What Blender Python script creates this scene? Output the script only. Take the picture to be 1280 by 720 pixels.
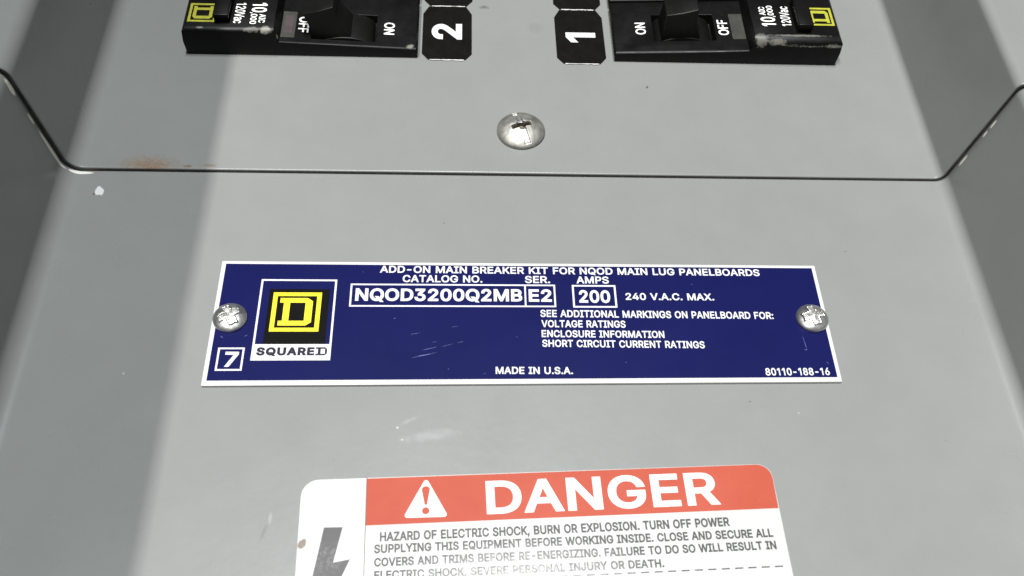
import bpy, bmesh, math, random
from mathutils import Matrix, Vector, noise as mnoise
from mathutils.geometry import delaunay_2d_cdt

for _o in list(bpy.data.objects):
    bpy.data.objects.remove(_o)
SC = bpy.context.scene
COL = SC.collection
S = 0.00082                     # metres per layout unit; the panel face is drawn in these units (x right, y up, z towards the viewer)
ZC = 1.35                       # height of the nameplate above the floor of the room
MW = Matrix.Translation((0, 0, ZC)) @ Matrix.Rotation(math.pi / 2, 4, 'X')    # panel axes -> world axes

# ------------------------------------------------------------------ camera
cam_d = bpy.data.cameras.new('camera')
cam = bpy.data.objects.new('camera', cam_d)
COL.objects.link(cam)
cam_d.sensor_width = 36
cam_d.lens = 36 * 1264.18 / 1280
cam_d.clip_start, cam_d.clip_end = 0.01, 50
from mathutils import Euler
CAMM = Euler((0.60494, -0.04385, -0.02155), 'XYZ').to_matrix().to_4x4()
CAMM.translation = Vector((-15.02953, -132.96269, 206.49795)) * S
cam.matrix_world = MW @ CAMM
cam_d.dof.use_dof = True
cam_d.dof.focus_distance = 0.222
cam_d.dof.aperture_fstop = 40
SC.camera = cam
SC.view_settings.view_transform = 'Standard'
SC.view_settings.look = 'None'
SC.view_settings.exposure = 0
SC.view_settings.gamma = 1

# ------------------------------------------------------------------ room light: dim grey surroundings and two unseen tubes in front of the panel
W = bpy.data.worlds.new('World')
SC.world = W
W.use_nodes = True
nt = W.node_tree
bg = nt.nodes['Background']
tc = nt.nodes.new('ShaderNodeTexCoord')
sx = nt.nodes.new('ShaderNodeSeparateXYZ')
rp = nt.nodes.new('ShaderNodeValToRGB')
mr = nt.nodes.new('ShaderNodeMapRange')
nt.links.new(tc.outputs['Generated'], sx.inputs[0])
nt.links.new(sx.outputs['Z'], mr.inputs[0])
mr.inputs[1].default_value, mr.inputs[2].default_value = -1, 1
nt.links.new(mr.outputs[0], rp.inputs[0])
e = rp.color_ramp.elements
e[0].position, e[0].color = 0.25, (0.10, 0.108, 0.062, 1)
e[1].position, e[1].color = 0.85, (0.62, 0.64, 0.64, 1)
nt.links.new(rp.outputs[0], bg.inputs[0])
bg.inputs[1].default_value = 0.07


def tube(name, direction, dist, width, length, watts, tint):
    """A long unseen lamp: direction in panel axes, distance in layout units, long side along the panel's y."""
    d = bpy.data.lights.new(name, 'AREA')
    d.shape = 'RECTANGLE'
    d.size, d.size_y = width * S, length * S
    d.energy = watts
    d.color = tint
    o = bpy.data.objects.new(name, d)
    COL.objects.link(o)
    v = Vector(direction).normalized()
    x = Vector((0, 1, 0)).cross(v).normalized()
    y = v.cross(x)
    m = Matrix((x, y, v)).transposed().to_4x4()
    m.translation = v * dist * S
    o.matrix_world = MW @ m
    return o


tube('front_tube', (0.012, 0.06, 0.99), 2100, 150, 560, 42, (0.965, 1.0, 1.02))
tube('front_tube', (-0.2204, -0.16, 0.975), 2590, 26, 1000, 50, (1.0, 0.985, 0.955))

# ------------------------------------------------------------------ materials


class NT:
    def __init__(self, name):
        self.m = bpy.data.materials.new(name)
        self.m.use_nodes = True
        self.t = self.m.node_tree
        self.b = self.t.nodes['Principled BSDF']
        self.tc = self.t.nodes.new('ShaderNodeTexCoord')

    def n(self, kind, **kw):
        x = self.t.nodes.new(kind)
        for k, v in kw.items():
            if isinstance(k, str) and hasattr(x, k):
                setattr(x, k, v)
        return x

    def l(self, a, b):
        self.t.links.new(a, b)

    def math(self, op, a, b=None, clamp=False):
        x = self.n('ShaderNodeMath', operation=op, use_clamp=clamp)
        for i, v in enumerate((a, b)):
            if v is None:
                continue
            if isinstance(v, (int, float)):
                x.inputs[i].default_value = v
            else:
                self.l(v, x.inputs[i])
        return x.outputs[0]

    def noise(self, scale, detail=2.0, rough=0.5, vec=None):
        x = self.n('ShaderNodeTexNoise')
        x.inputs['Scale'].default_value = scale
        x.inputs['Detail'].default_value = detail
        x.inputs['Roughness'].default_value = rough
        self.l(vec if vec is not None else self.tc.outputs['Object'], x.inputs['Vector'])
        return x.outputs['Fac']

    def ramp(self, f, lo, hi, a=0.0, b=1.0):
        x = self.n('ShaderNodeMapRange', clamp=True)
        self.l(f, x.inputs[0])
        for i, v in enumerate((lo, hi, a, b)):
            x.inputs[i + 1].default_value = v
        return x.outputs[0]

    def mix(self, f, a, b):
        x = self.n('ShaderNodeMix', data_type='RGBA')
        if isinstance(f, (int, float)):
            x.inputs[0].default_value = f
        else:
            self.l(f, x.inputs[0])
        for i, v in ((6, a), (7, b)):
            if isinstance(v, tuple):
                x.inputs[i].default_value = (*v, 1)
            else:
                self.l(v, x.inputs[i])
        return x.outputs[2]

    def spot(self, c, r, wob=0.6, nscale=900.0, rot=0.0):
        """1 inside a ragged ellipse round layout point c with radii r, 0 outside."""
        mp = self.n('ShaderNodeMapping', vector_type='TEXTURE')
        mp.inputs['Location'].default_value = [v * S for v in c]
        mp.inputs['Rotation'].default_value = (0, 0, rot)
        mp.inputs['Scale'].default_value = [v * S for v in r]
        self.l(self.tc.outputs['Object'], mp.inputs['Vector'])
        ln = self.n('ShaderNodeVectorMath', operation='LENGTH')
        self.l(mp.outputs[0], ln.inputs[0])
        nz = self.noise(nscale, 4, 0.65)
        d = self.math('ADD', ln.outputs['Value'], self.math('MULTIPLY', self.math('SUBTRACT', nz, 0.5), wob * 2))
        return d

    def bump(self, h, dist, strength=1.0):
        x = self.n('ShaderNodeBump')
        x.inputs['Strength'].default_value = strength
        x.inputs['Distance'].default_value = dist
        self.l(h, x.inputs['Height'])
        self.l(x.outputs[0], self.b.inputs['Normal'])


def col(c, k=1.0):
    return (c[0] * k, c[1] * k, c[2] * k)


PAINT = (0.178, 0.1825, 0.1765)


def paint_material(name, upper):
    m = NT(name)
    v = m.math('ADD', m.math('MULTIPLY', m.noise(14, 3, 0.5), 0.6), m.math('MULTIPLY', m.noise(110, 4, 0.65), 0.4))
    base = m.mix(m.ramp(v, 0.35, 0.65), col(PAINT, 0.95), col(PAINT, 1.04))
    hv = m.n('ShaderNodeMapping')
    hv.inputs['Scale'].default_value = (1, 26, 1)
    hv.inputs['Rotation'].default_value = (0, 0, 0.35 if upper else -0.22)
    m.l(m.tc.outputs['Object'], hv.inputs['Vector'])
    hs = m.math('MULTIPLY', m.ramp(m.noise(160, 2, 0.5, hv.outputs[0]), 0.69, 0.76), m.ramp(m.noise(30, 2), 0.52, 0.62))
    base = m.mix(m.math('MULTIPLY', hs, 0.09), base, col(PAINT, 1.7))                     # hairline scuffs
    sp = m.noise(1400, 2, 0.5)
    base = m.mix(m.ramp(sp, 0.74, 0.80, 0, 0.45), base, col(PAINT, 0.6))            # fine dust specks
    rough = m.ramp(m.noise(35, 4, 0.6), 0.3, 0.7, 0.25, 0.33)
    if upper:
        d = m.spot((-98.0, 47.4, 1.5), (8.2, 3.4, 8), 0.7, 800)                    # rust bleeding up from the cut edge
        base = m.mix(m.ramp(d, 0.25, 1.1, 0.8, 0), base, (0.165, 0.108, 0.068))
        g = m.noise(2600, 3, 0.7)
        f = m.math('MULTIPLY', m.ramp(d, 0.3, 0.9, 1, 0), m.ramp(g, 0.56, 0.66))
        base = m.mix(f, base, (0.07, 0.04, 0.024))
        rough = m.math('MAXIMUM', rough, m.ramp(d, 0.5, 1.0, 0.8, 0))
        for c, r, k in (((-88, 47.2, 1.5), (1.2, 0.5, 4), 0.7), ((-82.0, 47.6, 1.5), (2.2, 0.5, 4), 0.5)):
            q = m.spot(c, r, 0.7, 1500)
            base = m.mix(m.ramp(q, 0.6, 1.1, k, 0), base, (0.16, 0.075, 0.04))
        for c, r, k in (((-9.2, 112.8, 1.5), (1.5, 0.8, 4), 0.6), ((37.6, 79.6, 1.5), (0.35, 0.5, 4), 0.9), ((6, 104, 1.5), (2.5, 2.5, 4), 0.12)):
            q = m.spot(c, r, 0.9, 1200)
            base = m.mix(m.ramp(q, 0.5, 1.1, k, 0), base, (0.06, 0.055, 0.05))
    else:
        for c, r, k, rot in (((-109.6, 39.4, 0), (1.2, 1.7, 4), 1.0, 0.5),):
            q = m.spot(c, r, 0.75, 600, rot)
            base = m.mix(m.ramp(q, 0.85, 1.0, k, 0), base, (0.50, 0.50, 0.49))        # chip down to the white primer
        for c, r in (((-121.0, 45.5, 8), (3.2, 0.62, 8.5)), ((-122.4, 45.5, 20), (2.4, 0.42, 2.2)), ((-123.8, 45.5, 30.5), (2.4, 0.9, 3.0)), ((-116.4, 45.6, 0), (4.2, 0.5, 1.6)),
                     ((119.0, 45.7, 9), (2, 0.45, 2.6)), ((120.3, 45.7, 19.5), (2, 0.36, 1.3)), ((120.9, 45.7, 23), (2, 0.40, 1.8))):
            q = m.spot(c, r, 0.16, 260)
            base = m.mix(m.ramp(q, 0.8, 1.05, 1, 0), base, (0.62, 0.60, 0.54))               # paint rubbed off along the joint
        q = m.spot((-110.9, 38.5, 0), (0.35, 0.35, 4), 0.3)
        base = m.mix(m.ramp(q, 0.8, 1.1, 0.8, 0), base, (0.08, 0.05, 0.03))
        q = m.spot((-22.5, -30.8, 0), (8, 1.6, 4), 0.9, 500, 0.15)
        base = m.mix(m.ramp(q, 0.2, 1.0, 0.10, 0), base, (0.6, 0.6, 0.62))           # pale smudge, specular haze painted into the colour
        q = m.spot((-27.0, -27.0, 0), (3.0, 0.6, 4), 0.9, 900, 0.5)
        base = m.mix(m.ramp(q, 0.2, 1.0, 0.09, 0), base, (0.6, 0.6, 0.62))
        for c, r, k in (((-29.6, -28.8, 0), (0.3, 0.3, 2), 0.55), ((-28.4, -31.8, 0), (0.3, 0.2, 2), 0.5), ((-55.6, -50.2, 0), (0.4, 1.5, 2), 0.16),
                        ((-93, -15, 0), (0.25, 0.25, 2), 0.8), ((63, -25, 0), (0.2, 0.2, 2), 0.6)):
            q = m.spot(c, r, 0.5, 1500)
            base = m.mix(m.ramp(q, 0.6, 1.1, k, 0), base, (0.50, 0.50, 0.49))
        q = m.spot((-56.6, -53.2, 0), (0.5, 2.2, 4), 0.5, 500, -0.3)
        base = m.mix(m.ramp(q, 0.4, 1.0, 0.35, 0), base, col(PAINT, 0.55))
        for c, r, k in (((84, 22, 0), (0.3, 0.2, 2), 0.7), ((-20, 30, 0), (0.3, 0.25, 2), 0.6), ((52, -22, 0), (0.3, 0.22, 2), 0.7), ((96, -32, 0), (0.22, 0.22, 2), 0.6)):
            q = m.spot(c, r, 0.5, 1500)
            base = m.mix(m.ramp(q, 0.6, 1.1, k, 0), base, (0.09, 0.08, 0.07))
    m.l(base, m.b.inputs['Base Color'])
    m.l(rough, m.b.inputs['Roughness'])
    m.b.inputs['Specular IOR Level'].default_value = 0.36
    h = m.math('ADD', m.noise(520, 2, 0.5), m.math('MULTIPLY', m.noise(60, 2, 0.5), 2.0))
    m.bump(h, 0.00003, 0.7)
    return m.m


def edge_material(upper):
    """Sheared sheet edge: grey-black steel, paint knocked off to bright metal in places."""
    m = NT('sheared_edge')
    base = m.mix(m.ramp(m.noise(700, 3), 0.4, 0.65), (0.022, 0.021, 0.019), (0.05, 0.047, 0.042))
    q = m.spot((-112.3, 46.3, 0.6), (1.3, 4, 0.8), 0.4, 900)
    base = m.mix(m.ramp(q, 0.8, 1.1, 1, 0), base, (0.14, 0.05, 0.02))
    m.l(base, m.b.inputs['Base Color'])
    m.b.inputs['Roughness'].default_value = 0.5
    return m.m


def simple(name, c, rough=0.5, metal=0.0, vary=0.06, vscale=60, bump=0.0, bscale=800, spec=0.5, coat=0.0, rv=0.05):
    m = NT(name)
    b = m.mix(m.ramp(m.noise(vscale, 4, 0.6), 0.3, 0.7), col(c, 1 - vary), col(c, 1 + vary))
    m.l(b, m.b.inputs['Base Color'])
    m.l(m.ramp(m.noise(vscale * 2.3, 3, 0.6), 0.3, 0.7, max(0.02, rough - rv), rough + rv), m.b.inputs['Roughness'])
    m.b.inputs['Metallic'].default_value = metal
    m.b.inputs['Specular IOR Level'].default_value = spec
    m.b.inputs['Coat Weight'].default_value = coat
    if bump:
        m.bump(m.noise(bscale, 3, 0.6), bump, 0.7)
    return m.m


def plastic_material(name, c, wear=()):
    m = NT(name)
    b = m.mix(m.ramp(m.noise(120, 4, 0.6), 0.3, 0.7), col(c, 0.8), col(c, 1.3))
    dust = m.ramp(m.noise(1500, 4, 0.7), 0.62, 0.80, 0, 0.08)
    b = m.mix(dust, b, (0.12, 0.115, 0.10))
    for cc, r, k in wear:
        q = m.spot(cc, r, 0.9, 1300)
        b = m.mix(m.ramp(q, 0.55, 1.05, k, 0), b, (0.20, 0.195, 0.17))
    m.l(b, m.b.inputs['Base Color'])
    m.l(m.ramp(m.noise(300, 4, 0.6), 0.3, 0.7, 0.34, 0.48), m.b.inputs['Roughness'])
    m.b.inputs['Specular IOR Level'].default_value = 0.16
    m.bump(m.noise(1800, 2, 0.6), 0.00002, 0.5)
    return m.m


M_UP = paint_material('grey_enamel_upper', True)
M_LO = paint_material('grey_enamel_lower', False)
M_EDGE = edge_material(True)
M_CAB = simple('cabinet_enamel', col(PAINT, 0.6), 0.5)  # darkened to cut the bounce from the added sides
M_NAVY = simple('navy_enamel', (0.0036, 0.0050, 0.050), 0.42, vary=0.06, vscale=50, rv=0.03, spec=0.07)
M_SCR = simple('scratched_navy', (0.10, 0.11, 0.26), 0.5)
M_WHITE = simple('white_print', (0.52, 0.52, 0.52), 0.45, vary=0.03)
M_PLATE = simple('white_plate', (0.47, 0.465, 0.455), 0.4, vary=0.05)
M_BLACKINK = simple('black_print', (0.0035, 0.0032, 0.003), 0.5, vary=0.2, spec=0.05)
M_DARKTEXT = simple('dark_print', (0.010, 0.008, 0.02), 0.5, vary=0.2, spec=0.2)
M_YEL = simple('yellow_print', (0.64, 0.53, 0.004), 0.45, vary=0.04)
M_DULLYEL = simple('dull_yellow_print', (0.30, 0.295, 0.02), 0.5, vary=0.15, vscale=500)
M_STICK = simple('black_sticker', (0.0045, 0.0039, 0.0037), 0.5, vary=0.3, vscale=260, bump=0.00002, bscale=120, rv=0.06, spec=0.06)
M_STICKEDGE = simple('sticker_backing', (0.50, 0.49, 0.47), 0.6)
M_DIGIT = simple('white_digit', (0.56, 0.56, 0.55), 0.5, vary=0.02)
M_TEXTB = simple('pale_breaker_print', (0.72, 0.72, 0.70), 0.5, vary=0.08, vscale=900)
M_HANDLE = plastic_material('handle_plastic', (0.0045, 0.0043, 0.0041))
M_PIT = simple('dark_pit', (0.006, 0.006, 0.006), 0.6)
M_WINDOW = simple('smoky_window', (0.036, 0.036, 0.031), 0.35, vary=0.2, vscale=400)
M_PINK = simple('faded_pink_flag', (0.050, 0.038, 0.041), 0.4, vary=0.15, vscale=400)
M_RED = None


def red_material():
    m = NT('faded_red_print')
    b = m.mix(m.ramp(m.noise(50, 4, 0.65), 0.3, 0.7), (0.30, 0.046, 0.022), (0.335, 0.060, 0.033))
    b = m.mix(m.ramp(m.noise(1500, 3, 0.7), 0.66, 0.78, 0, 0.3), b, (0.45, 0.16, 0.12))
    m.l(b, m.b.inputs['Base Color'])
    m.b.inputs['Roughness'].default_value = 0.5
    m.b.inputs['Specular IOR Level'].default_value = 0.2
    return m.m


def ink_material():
    """Label text: grey ink rubbed away to paper in a patch near the middle of the lower lines."""
    m = NT('worn_glare_ink')
    q = m.spot((-5, -22.0, 0), (22, 5.4, 8), 0.25, 160)
    patch = m.ramp(q, 0.15, 1.35, 1, 0)
    g = m.ramp(m.noise(1500, 3, 0.7), 0.40, 0.62)
    f = m.math('MULTIPLY', patch, m.math('ADD', m.math('MULTIPLY', g, 0.75), 0.42), clamp=True)
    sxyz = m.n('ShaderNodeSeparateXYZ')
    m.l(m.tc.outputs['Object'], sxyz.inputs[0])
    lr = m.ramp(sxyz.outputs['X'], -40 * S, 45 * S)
    ink = m.mix(lr, (0.034, 0.031, 0.031), (0.013, 0.012, 0.012))  # paler towards the left, partly glare put into the ink colour
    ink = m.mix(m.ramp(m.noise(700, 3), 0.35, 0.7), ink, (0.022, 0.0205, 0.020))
    b = m.mix(f, ink, (0.30, 0.295, 0.29))
    m.l(b, m.b.inputs['Base Color'])
    m.b.inputs['Roughness'].default_value = 0.5
    return m.m


def bolt_material():
    m = NT('worn_black_bolt')
    b = m.mix(m.ramp(m.noise(90, 4, 0.6), 0.35, 0.65), (0.017, 0.0145, 0.015), (0.032, 0.029, 0.029))
    q = m.spot((-45.6, -17.5, 0), (5.5, 3.5, 8), 0.5, 300)
    b = m.mix(m.math('MULTIPLY', m.ramp(q, 0.3, 1.2, 1, 0), m.ramp(m.noise(1300, 3, 0.7), 0.45, 0.65)), b, (0.085, 0.082, 0.082))
    m.l(b, m.b.inputs['Base Color'])
    m.b.inputs['Roughness'].default_value = 0.45
    return m.m


def paper_material():
    m = NT('label_paper')
    b = m.mix(m.ramp(m.noise(60, 4, 0.6), 0.3, 0.7), (0.375, 0.375, 0.36), (0.405, 0.405, 0.395))
    q = m.spot((-51.3, -14.3, 0), (0.9, 1.3, 4), 0.5, 700, -0.6)
    b = m.mix(m.ramp(q, 0.7, 1.0, 0.9, 0), b, (0.10, 0.066, 0.036))
    m.l(b, m.b.inputs['Base Color'])
    m.b.inputs['Roughness'].default_value = 0.36
    m.bump(m.noise(260, 3, 0.6), 0.00003, 0.4)
    return m.m


def metal_material(name, c, r0, r1, dirt):
    m = NT(name)
    n1 = m.noise(420, 4, 0.65)
    b = m.mix(m.ramp(n1, 0.3, 0.7), col(c, 0.82), c)
    b = m.mix(m.ramp(m.noise(900, 4, 0.7), 0.60, 0.74, 0, dirt), b, (0.10, 0.085, 0.06))
    m.l(b, m.b.inputs['Base Color'])
    m.b.inputs['Metallic'].default_value = 1.0
    m.l(m.ramp(m.noise(500, 4, 0.6), 0.3, 0.7, r0, r1), m.b.inputs['Roughness'])
    m.bump(m.noise(1100, 3, 0.5), 0.00003, 0.5)
    return m.m


M_RED = red_material()
M_INK = ink_material()
M_BOLT = bolt_material()
M_PAPER = paper_material()
M_NICKEL = metal_material('dull_nickel', (0.42, 0.41, 0.375), 0.50, 0.66, 0.2)
M_SLOT = metal_material('bright_slot', (0.58, 0.58, 0.56), 0.35, 0.5, 0.15)
M_ZINC = metal_material('scuffed_zinc', (0.66, 0.66, 0.65), 0.36, 0.46, 0.12)
M_ZINCBR = metal_material('bright_zinc', (0.92, 0.91, 0.86), 0.25, 0.4, 0.1)
M_CROSS = metal_material('dark_recess', (0.16, 0.14, 0.11), 0.45, 0.6, 0.5)

# ------------------------------------------------------------------ object helpers


def link(name, me, parent=None, loc=None, rotz=0.0):
    o = bpy.data.objects.new(name, me)
    COL.objects.link(o)
    if parent is not None:
        o.parent = parent
        if loc is not None:
            o.location = Vector(loc) * S
        o.rotation_euler = (0, 0, rotz)
    else:
        o.matrix_world = MW @ Matrix.Translation(Vector(loc or (0, 0, 0)) * S) @ Matrix.Rotation(rotz, 4, 'Z')
    return o


def thing(name, label, cat, loc=(0, 0, 0), rotz=0.0, group=None, me=None):
    o = link(name, me, None, loc, rotz)
    o['label'] = label
    o['category'] = cat
    if group:
        o['group'] = group
    return o


def finish(bm, name, mats, smooth=False):
    me = bpy.data.meshes.new(name)
    bm.to_mesh(me)
    bm.free()
    for v in me.vertices:
        v.co *= S
    for m in (mats if isinstance(mats, (list, tuple)) else [mats]):
        me.materials.append(m)
    if smooth:
        for p in me.polygons:
            p.use_smooth = True
    return me


def modified(me, mods, name):
    """Evaluate modifiers on a mesh and return the resulting mesh."""
    o = bpy.data.objects.new('temporary', me)
    COL.objects.link(o)
    tmp = []
    for kind, kw in mods:
        md = o.modifiers.new(kind, kind)
        for k, v in kw.items():
            if k == 'cutter':
                c = bpy.data.objects.new('temporary_cutter', v)
                COL.objects.link(c)
                tmp.append(c)
                md.object = c
            else:
                setattr(md, k, v)
    dg = bpy.context.evaluated_depsgraph_get()
    dg.update()
    r = bpy.data.meshes.new_from_object(o.evaluated_get(dg))
    r.name = name
    for x in [o] + tmp:
        bpy.data.objects.remove(x)
    return r


BEV = lambda w, seg=3, ang=35: ('BEVEL', dict(width=w * S, segments=seg, limit_method='ANGLE', angle_limit=math.radians(ang), harden_normals=False))


def smooth_by_angle(me, deg=40):
    for p in me.polygons:
        p.use_smooth = True
    bm = bmesh.new()
    bm.from_mesh(me)
    for ed in bm.edges:
        if len(ed.link_faces) == 2:
            ed.smooth = ed.calc_face_angle(0) < math.radians(deg)
    bm.to_mesh(me)
    bm.free()
    return me


def poly(bm, pts, z, mi=0):
    f = bm.faces.new([bm.verts.new((x, y, z)) for x, y in pts])
    f.material_index = mi
    if f.normal.z < 0:
        f.normal_flip()
    f.normal_update()
    if f.normal.z < 0:
        f.normal_flip()
    return f


def slab(bm, pts, z0, z1, mi=0):
    a = sum(pts[i][0] * pts[(i + 1) % len(pts)][1] - pts[(i + 1) % len(pts)][0] * pts[i][1] for i in range(len(pts)))
    if a < 0:
        pts = pts[::-1]
    lo = [bm.verts.new((x, y, z0)) for x, y in pts]
    hi = [bm.verts.new((x, y, z1)) for x, y in pts]
    n = len(pts)
    fs = [bm.faces.new(hi), bm.faces.new(lo[::-1])]
    for i in range(n):
        fs.append(bm.faces.new((lo[i], lo[(i + 1) % n], hi[(i + 1) % n], hi[i])))
    for f in fs:
        f.material_index = mi
    return fs


def rect(x0, y0, x1, y1):
    return [(x0, y0), (x1, y0), (x1, y1), (x0, y1)]


def frame(bm, outer, t, z0, z1, mi=0):
    """A rectangular outline of line width t as four mitred bars."""
    x0, y0, x1, y1 = outer
    o = rect(x0, y0, x1, y1)
    i = rect(x0 + t, y0 + t, x1 - t, y1 - t)
    for k in range(4):
        j = (k + 1) % 4
        slab(bm, [o[k], o[j], i[j], i[k]], z0, z1, mi)


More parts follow.
